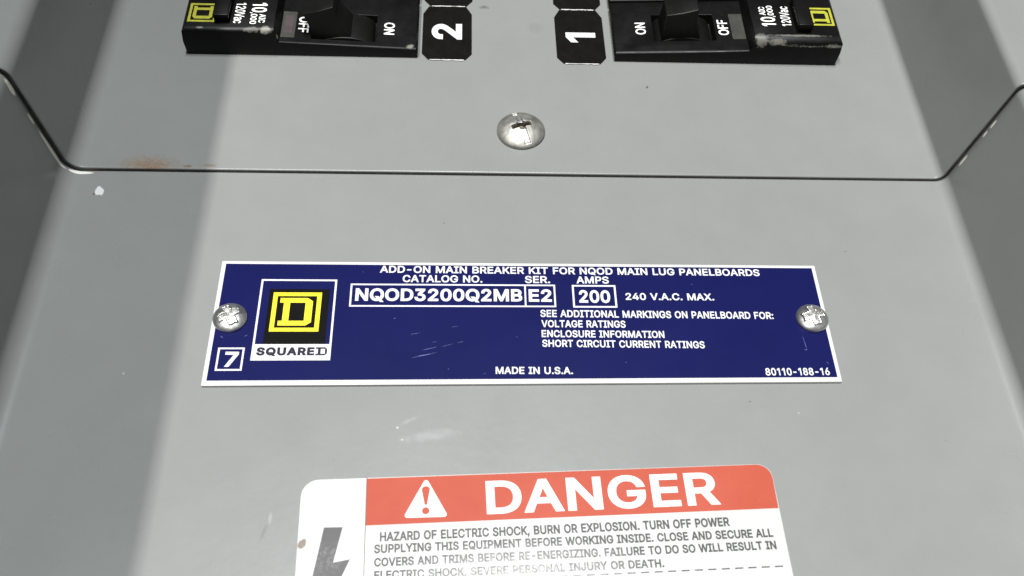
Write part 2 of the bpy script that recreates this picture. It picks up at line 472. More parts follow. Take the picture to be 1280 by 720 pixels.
# ------------------------------------------------------------------ lettering: a plain sans alphabet, outlines in 1/1000 units, capitals 509 tall
GLYPH_TEXT = """
A 480 16,0 201,509 276,509 463,0 395,0 287,302 264,372 232,478 245,478 213,371 191,302 85,0|110,142 110,199 370,199 370,142
B 456 60,0 60,509 241,509 274,507 304,501 329,491 350,477 367,461 381,442 390,421 396,398 398,374 397,353 393,336 387,320 378,307 368,295 356,286 343,278 329,272 315,267 315,262 331,260 347,254 363,245 378,234 391,220 402,203 411,184 416,161 418,136 416,111 410,88 400,67 386,48 368,31 344,18 317,8 284,2 247,0|125,57 245,57 281,60 309,67 330,80 344,96 353,115 355,137 354,153 350,169 342,184 333,197 320,209 306,218 289,225 269,229 248,231 125,231|125,285 238,285 256,287 273,290 288,296 302,304 314,314 323,326 330,340 335,355 336,372 333,393 326,412 313,429 294,442 270,449 240,452 125,452
C 510 267,-7 225,-3 186,7 150,25 119,49 92,79 70,115 53,157 44,203 40,254 44,305 53,352 70,393 92,429 119,459 150,484 186,501 225,512 267,516 293,514 317,511 340,504 362,496 383,485 402,471 419,456 435,438 448,418 459,397 467,373 473,348 408,348 404,365 397,380 389,395 380,407 369,418 357,428 344,437 330,444 315,449 300,453 284,455 267,456 237,453 209,445 184,432 161,414 141,391 125,364 113,332 106,295 103,254 106,213 113,177 125,145 141,117 161,94 184,76 210,63 237,56 267,53 284,54 300,56 315,60 330,65 344,72 357,81 369,90 380,102 389,114 397,128 404,144 408,160 473,160 467,135 459,112 448,91 435,71 420,53 402,38 383,24 363,13 341,5 317,-2 293,-6
D 502 219,0 96,0 96,57 215,57 254,60 288,68 318,81 343,99 363,122 379,149 390,181 397,216 399,255 397,294 390,329 379,361 364,388 344,410 320,428 291,441 258,449 221,452 93,452 93,509 225,509 273,505 315,495 353,478 385,455 412,426 433,391 449,351 458,306 462,255 458,205 449,159 433,119 411,83 384,54 351,31 312,14 268,3|125,509 125,0 60,0 60,509
E 419 60,0 60,509 372,509 372,452 125,452 125,286 355,286 355,229 125,229 125,57 375,57 375,0
F 410 60,0 60,509 369,509 369,452 125,452 125,278 346,278 346,221 125,221 125,0
G 520 269,-7 225,-3 185,7 149,25 118,49 91,79 69,116 53,157 43,203 40,254 43,305 53,352 69,393 91,429 117,459 149,484 184,501 223,512 265,516 291,514 316,510 340,504 363,494 384,483 403,469 421,453 436,436 449,416 460,395 468,373 474,349 408,349 402,365 395,379 387,393 378,406 368,417 356,427 344,436 330,443 315,448 300,453 283,455 265,456 236,453 209,445 183,432 160,414 141,392 125,364 113,332 106,295 103,254 106,213 113,177 125,145 141,117 161,95 184,76 210,63 238,56 269,53 296,55 322,61 345,71 365,85 382,102 396,123 407,147 413,173 415,202 434,199 283,199 283,256 478,256 478,200 475,160 466,124 451,91 431,62 406,38 377,19 344,5 308,-4
H 517 60,0 60,509 125,509 125,289 392,289 392,509 457,509 457,0 392,0 392,232 125,232 125,0
I 300 31,0 31,57 118,57 118,452 31,452 31,509 269,509 269,452 183,452 183,57 269,57 269,0
J 396 185,-7 143,-2 106,11 75,33 52,63 38,100 33,145 33,173 98,173 98,145 100,117 108,93 122,74 139,61 160,53 185,50 209,53 230,61 248,74 261,93 269,117 272,145 272,509 336,509 336,145 332,100 318,63 294,33 263,11 227,-2
K 467 104,145 104,216 139,261 174,303 212,344 364,509 448,509 231,276 228,276|60,0 60,509 125,509 125,334 124,225 125,193 125,0|372,0 188,259 228,309 449,0
L 393 60,0 60,509 125,509 125,57 361,57 361,0
M 628 60,0 60,509 152,509 277,187 287,159 299,123 311,84 322,49 307,49 318,83 330,121 342,158 352,187 476,509 568,509 568,0 504,0 504,291 504,327 505,369 506,413 507,457 513,457 498,409 482,363 467,322 456,291 342,0 286,0 170,291 159,321 145,361 129,408 112,457 119,457 120,416 121,372 122,328 122,291 122,0
N 523 60,0 60,509 136,509 343,183 363,151 388,107 414,55 405,54 401,108 399,157 399,195 399,509 463,509 463,0 387,0 202,290 177,331 148,381 108,452 119,454 122,384 124,328 125,291 125,0
O 533 267,-7 225,-3 186,7 150,25 119,49 92,79 70,115 53,157 44,203 40,254 44,305 53,352 70,393 92,429 119,459 150,484 186,501 225,512 267,516 309,512 348,501 384,484 415,459 442,429 464,393 480,352 490,305 493,254 490,203 480,157 464,115 442,79 415,49 384,25 348,7 309,-3|267,53 296,55 324,63 349,76 372,94 392,116 408,144 420,176 428,213 430,254 428,295 420,332 408,365 392,392 372,415 349,433 324,446 296,453 267,456 237,453 210,445 184,433 161,415 142,392 125,364 113,332 106,295 103,254 106,213 113,176 125,144 142,117 161,94 184,76 210,63 237,55
P 445 60,0 60,509 235,509 272,506 305,499 332,487 356,471 375,452 390,430 400,404 407,377 409,348 407,318 400,291 390,265 375,243 356,223 332,207 305,195 272,188 235,186 109,186 109,242 233,242 257,244 279,248 297,256 312,266 324,279 333,294 339,310 343,328 344,348 343,367 339,385 333,402 324,416 312,428 297,439 279,446 257,451 232,452 125,452 125,0
Q 533 245,159 313,159 369,85 384,65 468,-48 401,-48 346,27 331,46|267,-7 225,-3 186,7 150,25 119,49 92,79 70,115 53,157 44,203 40,254 44,305 53,352 70,393 92,429 119,459 150,484 186,501 225,512 267,516 309,512 348,501 384,484 415,459 442,429 464,393 480,352 490,305 493,254 490,203 480,157 464,115 442,79 415,49 384,25 348,7 309,-3|267,53 296,55 324,63 349,76 372,94 392,116 408,144 420,176 428,213 430,254 428,295 420,332 408,365 392,392 372,415 349,433 324,446 296,453 267,456 237,453 210,445 184,433 161,415 142,392 125,364 113,332 106,295 103,254 106,213 113,176 125,144 142,117 161,94 184,76 210,63 237,55
R 449 60,0 60,509 236,509 273,506 305,500 333,489 356,473 376,455 390,433 401,408 407,381 409,352 407,323 401,296 390,271 376,250 356,232 333,217 305,206 273,200 236,198 96,198 96,255 234,255 258,256 280,260 298,267 313,276 325,287 334,300 340,316 344,333 345,352 344,371 340,389 334,405 325,419 313,430 298,440 279,446 258,451 233,452 125,452 125,0|353,0 230,229 303,229 428,0
S 447 224,-9 188,-7 156,-1 128,9 102,23 81,40 64,60 51,83 42,109 38,137 104,137 108,118 114,102 123,88 136,76 150,66 166,59 185,53 204,50 224,49 246,50 267,54 286,60 303,69 317,79 329,92 338,106 344,122 346,139 344,154 340,168 332,179 322,189 310,197 296,205 245,222 184,239 145,253 112,269 86,289 67,313 56,341 52,372 54,400 62,425 75,448 92,468 113,484 138,498 165,508 195,514 227,516 259,514 289,508 316,498 340,484 360,468 377,449 390,427 398,403 401,378 337,378 332,402 320,421 302,437 280,449 254,456 225,459 204,457 185,454 167,448 152,440 139,430 129,418 121,405 117,391 115,376 117,359 122,345 131,334 142,324 155,315 169,308 212,293 264,279 312,264 328,256 344,248 359,238 372,226 384,213 395,198 402,180 407,161 408,139 406,112 399,87 386,64 370,43 349,25 323,11 294,0 261,-7
T 449 32,452 32,509 417,509 417,452 257,452 257,0 193,0 193,452
U 517 259,-8 220,-6 186,2 154,15 126,33 103,55 85,80 71,108 63,140 60,173 60,509 124,509 124,178 126,155 132,133 141,113 153,95 169,80 187,68 208,59 232,53 259,52 285,53 309,59 331,68 349,80 364,95 377,113 385,133 391,155 393,178 393,509 457,509 457,173 454,140 446,108 433,80 414,55 391,33 363,15 332,2 297,-6
V 480 204,0 16,509 84,509 192,206 215,137 248,31 235,31 267,138 290,206 395,509 463,509 278,0
W 686 155,0 16,509 82,509 163,196 175,145 187,94 197,40 189,40 200,94 211,145 224,196 306,509 380,509 462,196 474,145 486,94 497,40 488,40 499,94 510,145 523,196 603,509 670,509 530,0 455,0 368,323 351,391 336,475 350,475 335,395 318,323 230,0
X 474 18,0 217,284 217,236 29,509 104,509 178,400 204,361 223,329 243,292 232,292 252,329 272,361 298,400 374,509 446,509 259,239 259,287 456,0 382,0 292,129 268,165 250,195 230,231 244,231 225,196 206,166 182,129 91,0
Y 472 203,0 203,208 16,509 91,509 192,344 222,292 250,230 224,230 251,293 280,344 381,509 455,509 268,208 268,0
Z 438 42,0 42,46 273,385 306,431 341,476 348,454 285,452 223,452 40,452 40,509 397,509 397,462 169,129 134,81 97,33 90,54 152,57 214,57 399,57 399,0
0 453 227,-7 191,-3 158,7 130,24 105,48 85,77 69,113 57,155 50,202 48,254 50,306 57,353 69,395 85,431 106,461 130,484 159,502 191,512 227,516 262,512 295,502 323,484 348,461 368,431 384,395 396,353 403,306 405,254 403,202 396,155 384,113 368,77 348,48 323,24 295,7 263,-3|227,50 250,52 271,60 290,74 306,92 320,116 330,144 338,176 342,213 344,254 342,295 338,332 330,365 320,393 306,416 290,435 271,449 250,457 227,460 203,457 182,449 163,435 147,416 134,393 123,365 115,332 111,295 109,254 111,213 115,176 123,144 134,116 147,92 163,74 182,60 203,52
1 453 76,0 76,55 391,55 391,0|276,509 276,0 212,0 212,448 209,448 86,358 86,427 198,509
2 453 64,0 64,47 234,229 282,282 294,298 303,312 311,327 316,341 319,356 320,371 319,389 315,405 308,419 298,431 287,441 273,449 258,455 241,458 224,460 205,458 188,454 172,447 159,438 148,427 139,413 132,398 128,381 127,362 66,362 68,391 75,418 86,442 102,464 121,482 143,496 168,507 196,513 225,516 254,513 281,507 306,497 328,482 346,465 361,445 372,423 379,398 381,372 380,354 377,336 371,318 363,299 351,280 336,259 267,180 153,60 153,57 389,57 389,0
3 453 218,-7 188,-5 159,1 133,10 108,22 88,38 70,57 57,79 48,104 44,132 109,132 112,115 118,100 126,87 137,76 150,66 165,59 182,54 200,51 219,50 239,51 258,55 275,61 291,69 304,80 315,93 323,108 328,125 329,145 328,163 323,180 316,196 306,211 292,223 275,234 254,241 229,246 201,248 157,248 157,299 288,448 288,452 70,452 70,509 372,509 372,461 211,278 211,289 247,290 279,286 308,276 333,262 354,244 371,222 383,198 391,173 393,145 390,116 383,90 370,66 354,45 333,27 309,12 281,2 251,-5
4 453 40,105 40,158 247,509 311,509 109,166 109,163 413,163 413,105|282,0 282,121 282,146 282,318 343,318 343,0
5 453 221,-7 192,-5 165,1 140,11 118,25 99,41 83,60 71,82 63,105 60,130 122,130 125,115 130,102 138,89 148,78 160,68 173,60 188,54 204,51 221,50 241,51 259,56 276,64 291,75 304,89 314,104 322,122 326,141 328,162 326,183 321,203 314,221 303,237 290,251 275,262 257,270 238,275 218,277 201,276 184,273 167,268 152,262 139,255 128,246 67,253 96,509 366,509 366,452 151,452 134,301 136,301 148,311 162,318 178,325 194,330 212,333 229,334 252,332 274,328 294,321 313,311 330,299 345,285 358,269 370,251 379,231 386,210 390,187 391,163 388,132 381,102 369,76 352,52 332,32 309,15 282,3 253,-4
6 453 226,-7 196,-4 168,3 142,15 119,31 100,51 84,74 73,101 66,130 64,162 65,187 71,212 80,239 93,268 112,302 137,340 252,509 322,509 151,261 145,261 151,270 157,279 165,288 174,295 184,302 196,307 208,311 221,313 235,314 265,312 291,305 316,295 337,280 355,262 370,240 380,215 387,187 389,157 387,127 379,98 368,73 352,50 333,30 310,14 284,3 257,-4|226,48 245,50 263,55 279,63 293,73 304,86 314,101 322,119 326,137 327,157 326,178 322,196 314,213 304,228 293,241 279,251 263,259 245,264 226,265 207,264 190,259 174,252 160,241 148,229 138,214 131,197 126,179 125,158 126,138 131,119 138,102 148,86 160,73 174,63 190,55 207,50
7 453 97,0 323,448 323,452 62,452 62,509 391,509 391,449 165,0
8 453 226,-7 193,-5 163,1 136,11 111,25 91,42 74,62 62,84 54,109 52,135 53,156 58,176 65,195 75,212 87,228 101,241 117,252 134,260 153,265 153,267 129,276 109,289 93,308 80,330 73,354 70,380 73,405 79,429 90,450 106,469 124,485 146,498 170,508 197,514 226,516 255,514 282,508 306,498 328,485 346,469 361,450 373,429 379,405 382,380 379,354 372,330 359,308 343,289 323,276 300,267 300,265 319,260 335,252 351,241 365,228 377,212 387,195 395,176 399,156 401,135 398,109 391,84 378,62 362,42 341,25 317,11 289,1 259,-5|226,49 248,50 267,54 285,60 300,69 313,79 323,91 331,106 335,121 337,139 335,157 330,173 322,189 312,202 298,213 283,223 265,230 247,234 226,235 206,234 187,230 169,223 154,213 140,202 130,189 122,173 117,157 115,139 117,121 121,106 129,91 139,79 152,69 167,60 185,54 205,50|226,290 244,291 260,294 274,300 287,308 298,318 307,330 314,344 318,359 319,376 318,392 314,407 308,420 299,432 288,442 275,449 260,455 244,459 226,460 208,459 192,455 177,449 164,442 153,432 145,420 138,407 134,392 133,376 134,359 138,344 145,330 154,318 165,308 178,300 193,294 209,291
9 453 226,516 256,513 285,506 310,494 333,478 352,458 368,434 380,408 387,378 389,347 387,322 382,296 373,270 359,240 340,207 315,168 200,0 130,0 301,248 307,248 302,238 295,229 287,221 278,214 268,207 257,202 245,198 232,195 218,195 188,197 161,203 137,214 116,229 98,247 83,269 72,294 66,321 64,352 66,382 73,411 85,436 101,459 120,479 143,494 168,506 196,513|226,460 207,459 190,454 174,446 160,435 148,423 138,407 131,390 127,372 125,352 127,331 131,313 138,295 148,280 160,268 174,257 190,250 207,245 226,243 245,245 263,249 279,257 293,267 305,280 314,295 322,312 326,330 327,350 326,371 322,390 314,407 305,422 293,435 279,446 263,454 245,459
. 188 95,-4 83,-3 73,1 63,9 55,18 51,29 50,41 51,53 55,64 63,73 73,81 83,85 95,87 107,85 118,81 128,73 135,64 140,53 141,41 140,29 135,18 128,9 118,1 107,-3
, 188 38,-119 68,71 137,71 84,-119
: 188 95,-4 83,-3 73,1 63,9 55,18 51,29 50,41 51,53 55,64 63,73 73,81 83,85 95,87 107,85 118,81 128,73 135,64 140,53 141,41 140,29 135,18 128,9 118,1 107,-3|95,271 83,272 73,277 63,284 55,294 51,304 50,316 51,328 55,339 63,349 73,356 83,360 95,362 107,360 118,356 128,349 135,339 140,328 141,316 140,304 135,294 128,284 118,277 107,272
- 453 337,244 337,188 114,188 114,244
a 389 160,-9 137,-7 115,-3 94,5 76,15 60,29 48,45 38,63 32,84 30,108 32,128 36,146 43,161 53,174 64,184 78,193 92,200 108,206 125,211 178,220 234,227 247,229 257,231 265,235 271,240 274,246 276,255 276,257 275,272 272,285 267,297 260,307 251,315 240,322 227,327 212,330 196,331 178,330 163,327 149,322 137,316 127,309 118,301 110,292 104,283 100,274 41,291 51,313 64,331 79,346 95,358 114,368 133,375 153,380 173,383 194,384 239,379 255,375 271,369 286,360 300,350 312,336 322,320 330,301 335,278 337,251 337,0 277,0 277,52 272,52 252,25 242,16 229,8 215,1 199,-4 181,-7|170,45 192,47 211,51 228,59 242,68 254,80 263,93 270,108 274,122 276,138 276,190 259,182 231,176 200,171 175,168 134,159 122,153 112,147 103,139 97,130 93,118 92,105 93,93 96,82 102,72 109,64 119,57 130,52 142,48 156,46
c 396 207,-8 174,-5 144,3 117,16 93,35 72,58 56,85 44,116 37,150 34,187 37,225 44,260 56,291 72,318 93,341 117,360 144,374 174,382 207,384 226,384 243,381 260,377 276,371 291,364 305,356 318,346 330,335 340,322 349,308 356,293 362,277 303,262 290,289 270,311 242,325 207,330 184,328 163,321 145,310 130,296 118,278 108,258 102,236 98,212 96,187 98,163 102,139 108,117 118,97 130,80 145,66 163,55 184,49 207,46 243,52 271,66 292,89 304,117 363,102 357,86 350,70 341,56 331,43 319,32 306,21 292,12 277,5 261,-1 244,-5 226,-7
"""
GLYPHS = {}
for row in GLYPH_TEXT.strip().split('\n'):
    ch, adv, loops = row.split(' ', 2)
    GLYPHS[ch] = (int(adv), [[tuple(int(v) for v in p.split(',')) for p in lp.split(' ')] for lp in loops.split('|')])
GLYPHS[' '] = (230, [])
GLYPHS['1'] = (400, GLYPHS['1'][1][1:])
CAP = 0.509


def winding(p, loops):
    w = 0
    for lp in loops:
        for i in range(len(lp)):
            (x0, y0), (x1, y1) = lp[i - 1], lp[i]
            if (y0 > p[1]) != (y1 > p[1]) and p[0] < (x1 - x0) * (p[1] - y0) / (y1 - y0) + x0:
                w += 1 if y1 > y0 else -1
    return w


def embolden(lp, d):
    """Thicken one outline by d: strokes (clockwise) grow, counters (anticlockwise) close in."""
    out = []
    n = len(lp)
    for i in range(n):
        a, b, c = Vector(lp[i - 1]), Vector(lp[i]), Vector(lp[(i + 1) % n])
        u, v = (b - a).normalized(), (c - b).normalized()
        n1, n2 = Vector((-u.y, u.x)), Vector((-v.y, v.x))
        k = n1 + n2
        q = k.length_squared
        if q < 0.5:
            out.append(tuple(b + n1 * d))
            out.append(tuple(b + n2 * d))
        else:
            out.append(tuple(b + k * (2 * d / q)))
    return out


GLYPH_CACHE = {}


def glyph(ch, bold):
    """Filled, thickened letter as (points, triangles); overlapping strokes are united."""
    key = (ch, bold)
    if key not in GLYPH_CACHE:
        loops = [embolden(lp, bold * 1000) for lp in GLYPHS[ch][1]]
        vs, es = [], []
        for lp in loops:
            n0 = len(vs)
            vs += [Vector(p) for p in lp]
            es += [(n0 + i, n0 + (i + 1) % len(lp)) for i in range(len(lp))]
        tri = []
        if vs:
            vs, _, fs, _, _, _ = delaunay_2d_cdt(vs, es, [], 0, 0.01)
            for f in fs:
                c = sum((vs[i] for i in f), Vector((0, 0))) / len(f)
                cr = (vs[f[1]] - vs[f[0]]).cross(vs[f[2]] - vs[f[0]])
                if abs(cr) > 0.01 and winding(c, loops) <= -1:
                    tri.append(tuple(f if cr > 0 else f[::-1]))
        GLYPH_CACHE[key] = ([tuple(v) for v in vs], tri)
    return GLYPH_CACHE[key]


def text_mesh(name, text, p0, p1, cap, mat, z=0.0, bold=0.016, track=0.0, thick=0.02):
    """Printed letters whose baseline runs from p0 to p1 (layout units, local axes) with capitals of height cap."""
    x = 0.0
    V, F = [], []
    for ch in text:
        n0 = len(V)
        vs, fs = glyph(ch, bold)
        V += [(x + a / 1000, b / 1000) for a, b in vs]
        F += [tuple(n0 + i for i in f) for f in fs]
        x += GLYPHS[ch][0] / 1000 + track
    x0 = min(v[0] for v in V)
    x1 = max(v[0] for v in V)
    dx, dy = p1[0] - p0[0], p1[1] - p0[1]
    L = math.hypot(dx, dy)
    ux, uy = dx / L, dy / L
    kx, ky = L / (x1 - x0), cap / (CAP + 2 * bold)
    co = []
    for vx, vy in V:
        a, b = (vx - x0) * kx, (vy + bold) * ky
        co.append(((p0[0] + ux * a - uy * b) * S, (p0[1] + uy * a + ux * b) * S, (z + thick) * S))
    me = bpy.data.meshes.new(name)
    me.from_pydata(co, [], F)
    me.materials.append(mat)
    return me


# ------------------------------------------------------------------ the two bent steel covers


def bent_profile(xl, xr, z0, lean_l, lean_r, ztop, radii, out):
    """Upper surface of a tray: flange, wall, floor, wall, flange, with rounded bends, left to right."""
    corners = [(xl - lean_l - out, ztop), (xl - lean_l, ztop), (xl, z0), (xr, z0), (xr + lean_r, ztop), (xr + lean_r + out, ztop)]
    pts = [corners[0]]
    for i in range(1, 5):
        p, a, b = Vector(corners[i]), Vector(corners[i - 1]), Vector(corners[i + 1])
        u, v = (a - p).normalized(), (b - p).normalized()
        th = u.angle(v)
        r = radii[i - 1]
        t = r / math.tan(th / 2)
        c = p + (u + v).normalized() * (r / math.sin(th / 2))
        s, e = p + u * t, p + v * t
        a0 = math.atan2(s.y - c.y, s.x - c.x)
        da = math.atan2(e.y - c.y, e.x - c.x) - a0
        da = (da + math.pi) % (2 * math.pi) - math.pi
        pts.append(tuple(s + u * 0.4))
        for k in range(15):
            q = a0 + da * k / 14
            pts.append((c.x + r * math.cos(q), c.y + r * math.sin(q)))
        pts.append(tuple(e + v * 0.4))
    pts.append(corners[-1])
    return pts


def sheet(name, prof, y0, y1, th, mats, edge_round):
    n = len(prof)
    nor = []
    for i in range(n):
        a = Vector(prof[max(0, i - 1)])
        b = Vector(prof[min(n - 1, i + 1)])
        d = (b - a).normalized()
        nor.append(Vector((-d.y, d.x)))
    # cross-section in y: the front edge is rolled over slightly, as sheared and painted sheet is
    rows = []
    k = 4
    for j in range(k + 1):
        a = math.pi / 2 * j / k
        rows.append((y0 + edge_round * (1 - math.sin(a)), -edge_round * (1 - math.cos(a))))
    rows = [(y1, 0.0)] + [(y0 + edge_round + 0.6, 0.0)] + rows
    rows += [(y0, -th), (y1, -th)]
    bm = bmesh.new()
    grid = []
    for (y, dz) in rows:
        grid.append([bm.verts.new((p[0] + m_.x * dz, y, p[1] + m_.y * dz)) for p, m_ in zip(prof, nor)])
    for j in range(len(rows) - 1):
        for i in range(n - 1):
            f = bm.faces.new((grid[j][i], grid[j + 1][i], grid[j + 1][i + 1], grid[j][i + 1]))
            f.smooth = True
            if j == len(rows) - 3:
                f.material_index = 1
                f.smooth = False
    bm.normal_update()
    me = finish(bm, name, mats)
    return me


prof_lo = bent_profile(-119.5, 116.6, 0.0, 4.0, 5.4, 35.6, (4.0, 4.6, 3.2, 3.0), 14.0)
prof_up = bent_profile(-118.0, 115.2, 1.3, 4.2, 5.6, 36.9, (4.0, 4.2, 2.2, 2.4), 14.5)
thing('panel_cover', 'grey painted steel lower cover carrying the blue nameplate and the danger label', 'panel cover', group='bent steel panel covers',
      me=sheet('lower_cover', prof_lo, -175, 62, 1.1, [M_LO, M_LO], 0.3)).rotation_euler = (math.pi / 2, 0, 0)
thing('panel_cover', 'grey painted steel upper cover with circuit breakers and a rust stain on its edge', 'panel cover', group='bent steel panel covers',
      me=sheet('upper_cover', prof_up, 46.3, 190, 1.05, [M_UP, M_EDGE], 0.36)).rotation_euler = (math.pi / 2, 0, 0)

# unseen cabinet back; sides added to block light, the left raised for its shadow
for sgn, x, top in ((-1, -139.5, 300), (1, 139.5, 110)):
    bm = bmesh.new()
    slab(bm, rect(min(x, x + sgn * 3), -175, max(x, x + sgn * 3), 190), -20, top)
    w = link('wall', finish(bm, 'side_light_blocker', M_CAB))
    w['kind'] = 'structure'
bm = bmesh.new()
slab(bm, rect(-139.5 - 3, -175, 139.5 + 3, 190), -26, -20.5)
w = link('wall', finish(bm, 'cabinet_back', M_CAB))
w['kind'] = 'structure'

# ------------------------------------------------------------------ nameplate
PH, PWD, PT = 17.28, 74.72, 0.85
plate = thing('nameplate', 'navy blue nameplate with white lettering and a yellow square logo on the lower cover', 'nameplate', (-0.05, -0.51, 0.0))
bm = bmesh.new()
slab(bm, rect(-PWD, -PH, PWD, PH), 0.02, PT)
me = modified(finish(bm, 'plate', M_PLATE), [BEV(0.16, 2)], 'plate')
link('backing_plate', me, plate)
bm = bmesh.new()
slab(bm, rect(-73.7, -16.05, 73.75, 16.42), PT - 0.1, PT + 0.02, 0)
random.seed(4)


def scratch(x, y, ln, w, ang):
    ca, sa = math.cos(ang), math.sin(ang)
    n = 8
    up, dn = [], []
    for i in range(n + 1):
        t = i / n
        ww = w * math.sin(math.pi * min(1, max(0.02, t))) * random.uniform(0.4, 1.0)
        off = random.uniform(-0.04, 0.04)
        up.append((x + ca * ln * t - sa * (off + ww), y + sa * ln * t + ca * (off + ww)))
        dn.append((x + ca * ln * t - sa * (off - ww), y + sa * ln * t + ca * (off - ww)))
    poly(bm, dn + up[::-1], PT + 0.03, 1)


for a in ((-28.6, -10.3, 6.4, 0.10, 0.24), (-26.3, -8.3, 4.0, 0.06, 0.26), (-21.6, -7.3, 3.2, 0.04, 0.30), (-17.8, -6.2, 1.7, 0.05, 0.28),
          (-29.0, -3.9, 2.6, 0.05, 0.2), (-19.6, -1.8, 2.2, 0.035, 0.12), (-24.0, -6.2, 1.8, 0.03, 0.3), (67.2, -3.8, 4.6, 0.06, -1.48), (66.9, -8.35, 0.9, 0.07, 0.1),
          (-33.0, 0.6, 0.7, 0.06, 0.3), (-72.2, -4.3, 0.8, 0.07, -0.6), (-67.0, -4.4, 1.0, 0.06, 0.5), (41, 11.0, 0.4, 0.05, 0.3), (22, -11.7, 0.4, 0.07, 0), (-41, 14.2, 0.3, 0.05, 0),
          (-20.0, -13.4, 0.5, 0.05, 0.3), (71.9, -11.7, 0.9, 0.06, -1.1), (-3.8, -4.6, 0.35, 0.05, 0.2), (-12, -14.8, 1.2, 0.03, 0.3)):
    scratch(*a)
link('blue_field', finish(bm, 'blue_field', [M_NAVY, M_SCR]), plate)
ZT = PT + 0.035
for t, x0, y0, x1, y1, cap in (
    ('ADD-ON MAIN BREAKER KIT FOR NQOD MAIN LUG PANELBOARDS', -36.85, 14.05, 59.47, 13.78, 2.11),
    ('CATALOG NO.', -31.21, 11.25, -11.71, 11.22, 2.12),
    ('SER.', -1.15, 11.17, 5.14, 11.17, 2.14),
    ('AMPS', 11.75, 11.14, 19.95, 11.15, 2.14),
    ('NQOD3200Q2MB', -42.31, 5.68, -1.98, 5.64, 3.64),
    ('E2', -0.37, 5.60, 5.30, 5.58, 3.68),
    ('200', 12.11, 5.37, 19.90, 5.31, 3.74),
    ('240 V.A.C. MAX.', 23.80, 6.23, 46.37, 6.16, 2.07),
    ('SEE ADDITIONAL MARKINGS ON PANELBOARD FOR:', 2.29, 1.14, 60.80, 0.62, 2.07),
    ('VOLTAGE RATINGS', 2.42, -1.81, 23.05, -1.96, 2.04),
    ('ENCLOSURE INFORMATION', 2.37, -4.62, 32.38, -4.90, 1.99),
    ('SHORT CIRCUIT CURRENT RATINGS', 2.39, -7.33, 42.04, -7.85, 1.99),
    ('MADE IN U.S.A.', -8.82, -14.68, 9.32, -14.85, 1.91),
    ('80110-188-16', 56.02, -15.50, 72.03, -15.49, 2.03),
    ('7', -70.5, -12.47, -67.5, -12.49, 3.97),
):
    b = 0.027 if cap > 3 else 0.020
    link('lettering', text_mesh('lettering', t, (x0, y0), (x1, y1), cap, M_WHITE, ZT, bold=b, track=0.012), plate)


def outline(name, outer, t, extra=(), mats=M_WHITE):
    bm = bmesh.new()
    frame(bm, outer, t, ZT, ZT + 0.02)
    for e_ in extra:
        slab(bm, rect(*e_), ZT, ZT + 0.02)
    return link(name, finish(bm, name, mats), plate)


outline('text_frame', (-43.6, 4.0, 6.3, 10.7), 0.42, ((-1.4, 4.43, -1.0, 10.27),))
outline('text_frame', (10.5, 3.9, 21.5, 10.65), 0.46)
outline('text_frame', (-72.25, -13.5, -66.35, -7.4), 0.42)

logo = outline('logo', (-64.75, -10.85, -46.9, 11.85), 0.46)
bm = bmesh.new()
slab(bm, rect(-64.28, -10.4, -47.37, -6.5), ZT, ZT + 0.018)
link('logo_panel', finish(bm, 'logo_panel', M_WHITE), logo)
bm = bmesh.new()
slab(bm, rect(-62.5, -6.46, -48.4, 9.0), ZT, ZT + 0.015)
link('logo_ground', finish(bm, 'logo_ground', M_BLACKINK), logo)


def emblem(bm, x0, y0, x1, y1, z0, z1, mi=0):
    """Square outline with a slab-serif D inside."""
    w, h = x1 - x0, y1 - y0
    q = lambda u, v: (x0 + u * w, y0 + v * h)
    t = 0.092 * w
    frame(bm, (x0, y0, x1, y1), t, z0, z1, mi)
    for pl in ([(.155, .855), (.155, .735), (.235, .735), (.235, .845 - .10), (.36, .745), (.36, .855)],):
        pass
    # D as a chain of quads and wedges
    top, bot, hi, lo = .855, .150, .735, .270
    slab(bm, [q(.235, bot), q(.365, bot), q(.365, top), q(.235, top)], z0, z1, mi)              # stem
    slab(bm, [q(.155, bot), q(.235, bot), q(.235, lo), q(.155, lo)], z0, z1, mi)                # serif feet
    slab(bm, [q(.155, hi), q(.235, hi), q(.235, top), q(.155, top)], z0, z1, mi)
    slab(bm, [q(.365, hi), q(.68, hi), q(.72, top), q(.365, top)], z0, z1, mi)                  # top bar
    slab(bm, [q(.365, bot), q(.72, bot), q(.68, lo), q(.365, lo)], z0, z1, mi)
    slab(bm, [q(.68, lo), q(.72, bot), q(.83, .235), q(.83, .77), q(.72, top), q(.68, hi)], z0, z1, mi)


bm = bmesh.new()
emblem(bm, -61.5, -3.05, -50.2, 8.0, ZT + 0.017, ZT + 0.035)
link('logo_emblem', finish(bm, 'logo_emblem', M_YEL), logo)
sq = text_mesh('logo_lettering', 'SQUARE', (-63.7, -9.55), (-50.6, -9.55), 2.2, M_DARKTEXT, ZT + 0.02, bold=0.050, track=0.07)
link('logo_lettering', sq, logo)
bm = bmesh.new()
zz0, zz1 = ZT + 0.02, ZT + 0.04
dx0, dx1, dy0, dy1 = -50.35, -47.75, -9.55, -7.35
for b_ in ((dx0, dy1 - 0.45, dx1 - 0.5, dy1), (dx0, dy0, dx1 - 0.5, dy0 + 0.45), (dx0 + 0.5, dy0 + 0.45, dx0 + 1.15, dy1 - 0.45)):
    slab(bm, rect(*b_), zz0, zz1)
slab(bm, [(dx1 - 0.5, dy0), (dx1, dy0 + 0.5), (dx1, dy1 - 0.5), (dx1 - 0.5, dy1), (dx1 - 0.5, dy1 - 0.45), (dx1 - 0.48, dy0 + 0.45)], zz0, zz1)
link('logo_lettering', finish(bm, 'logo_initial', M_DARKTEXT), logo)

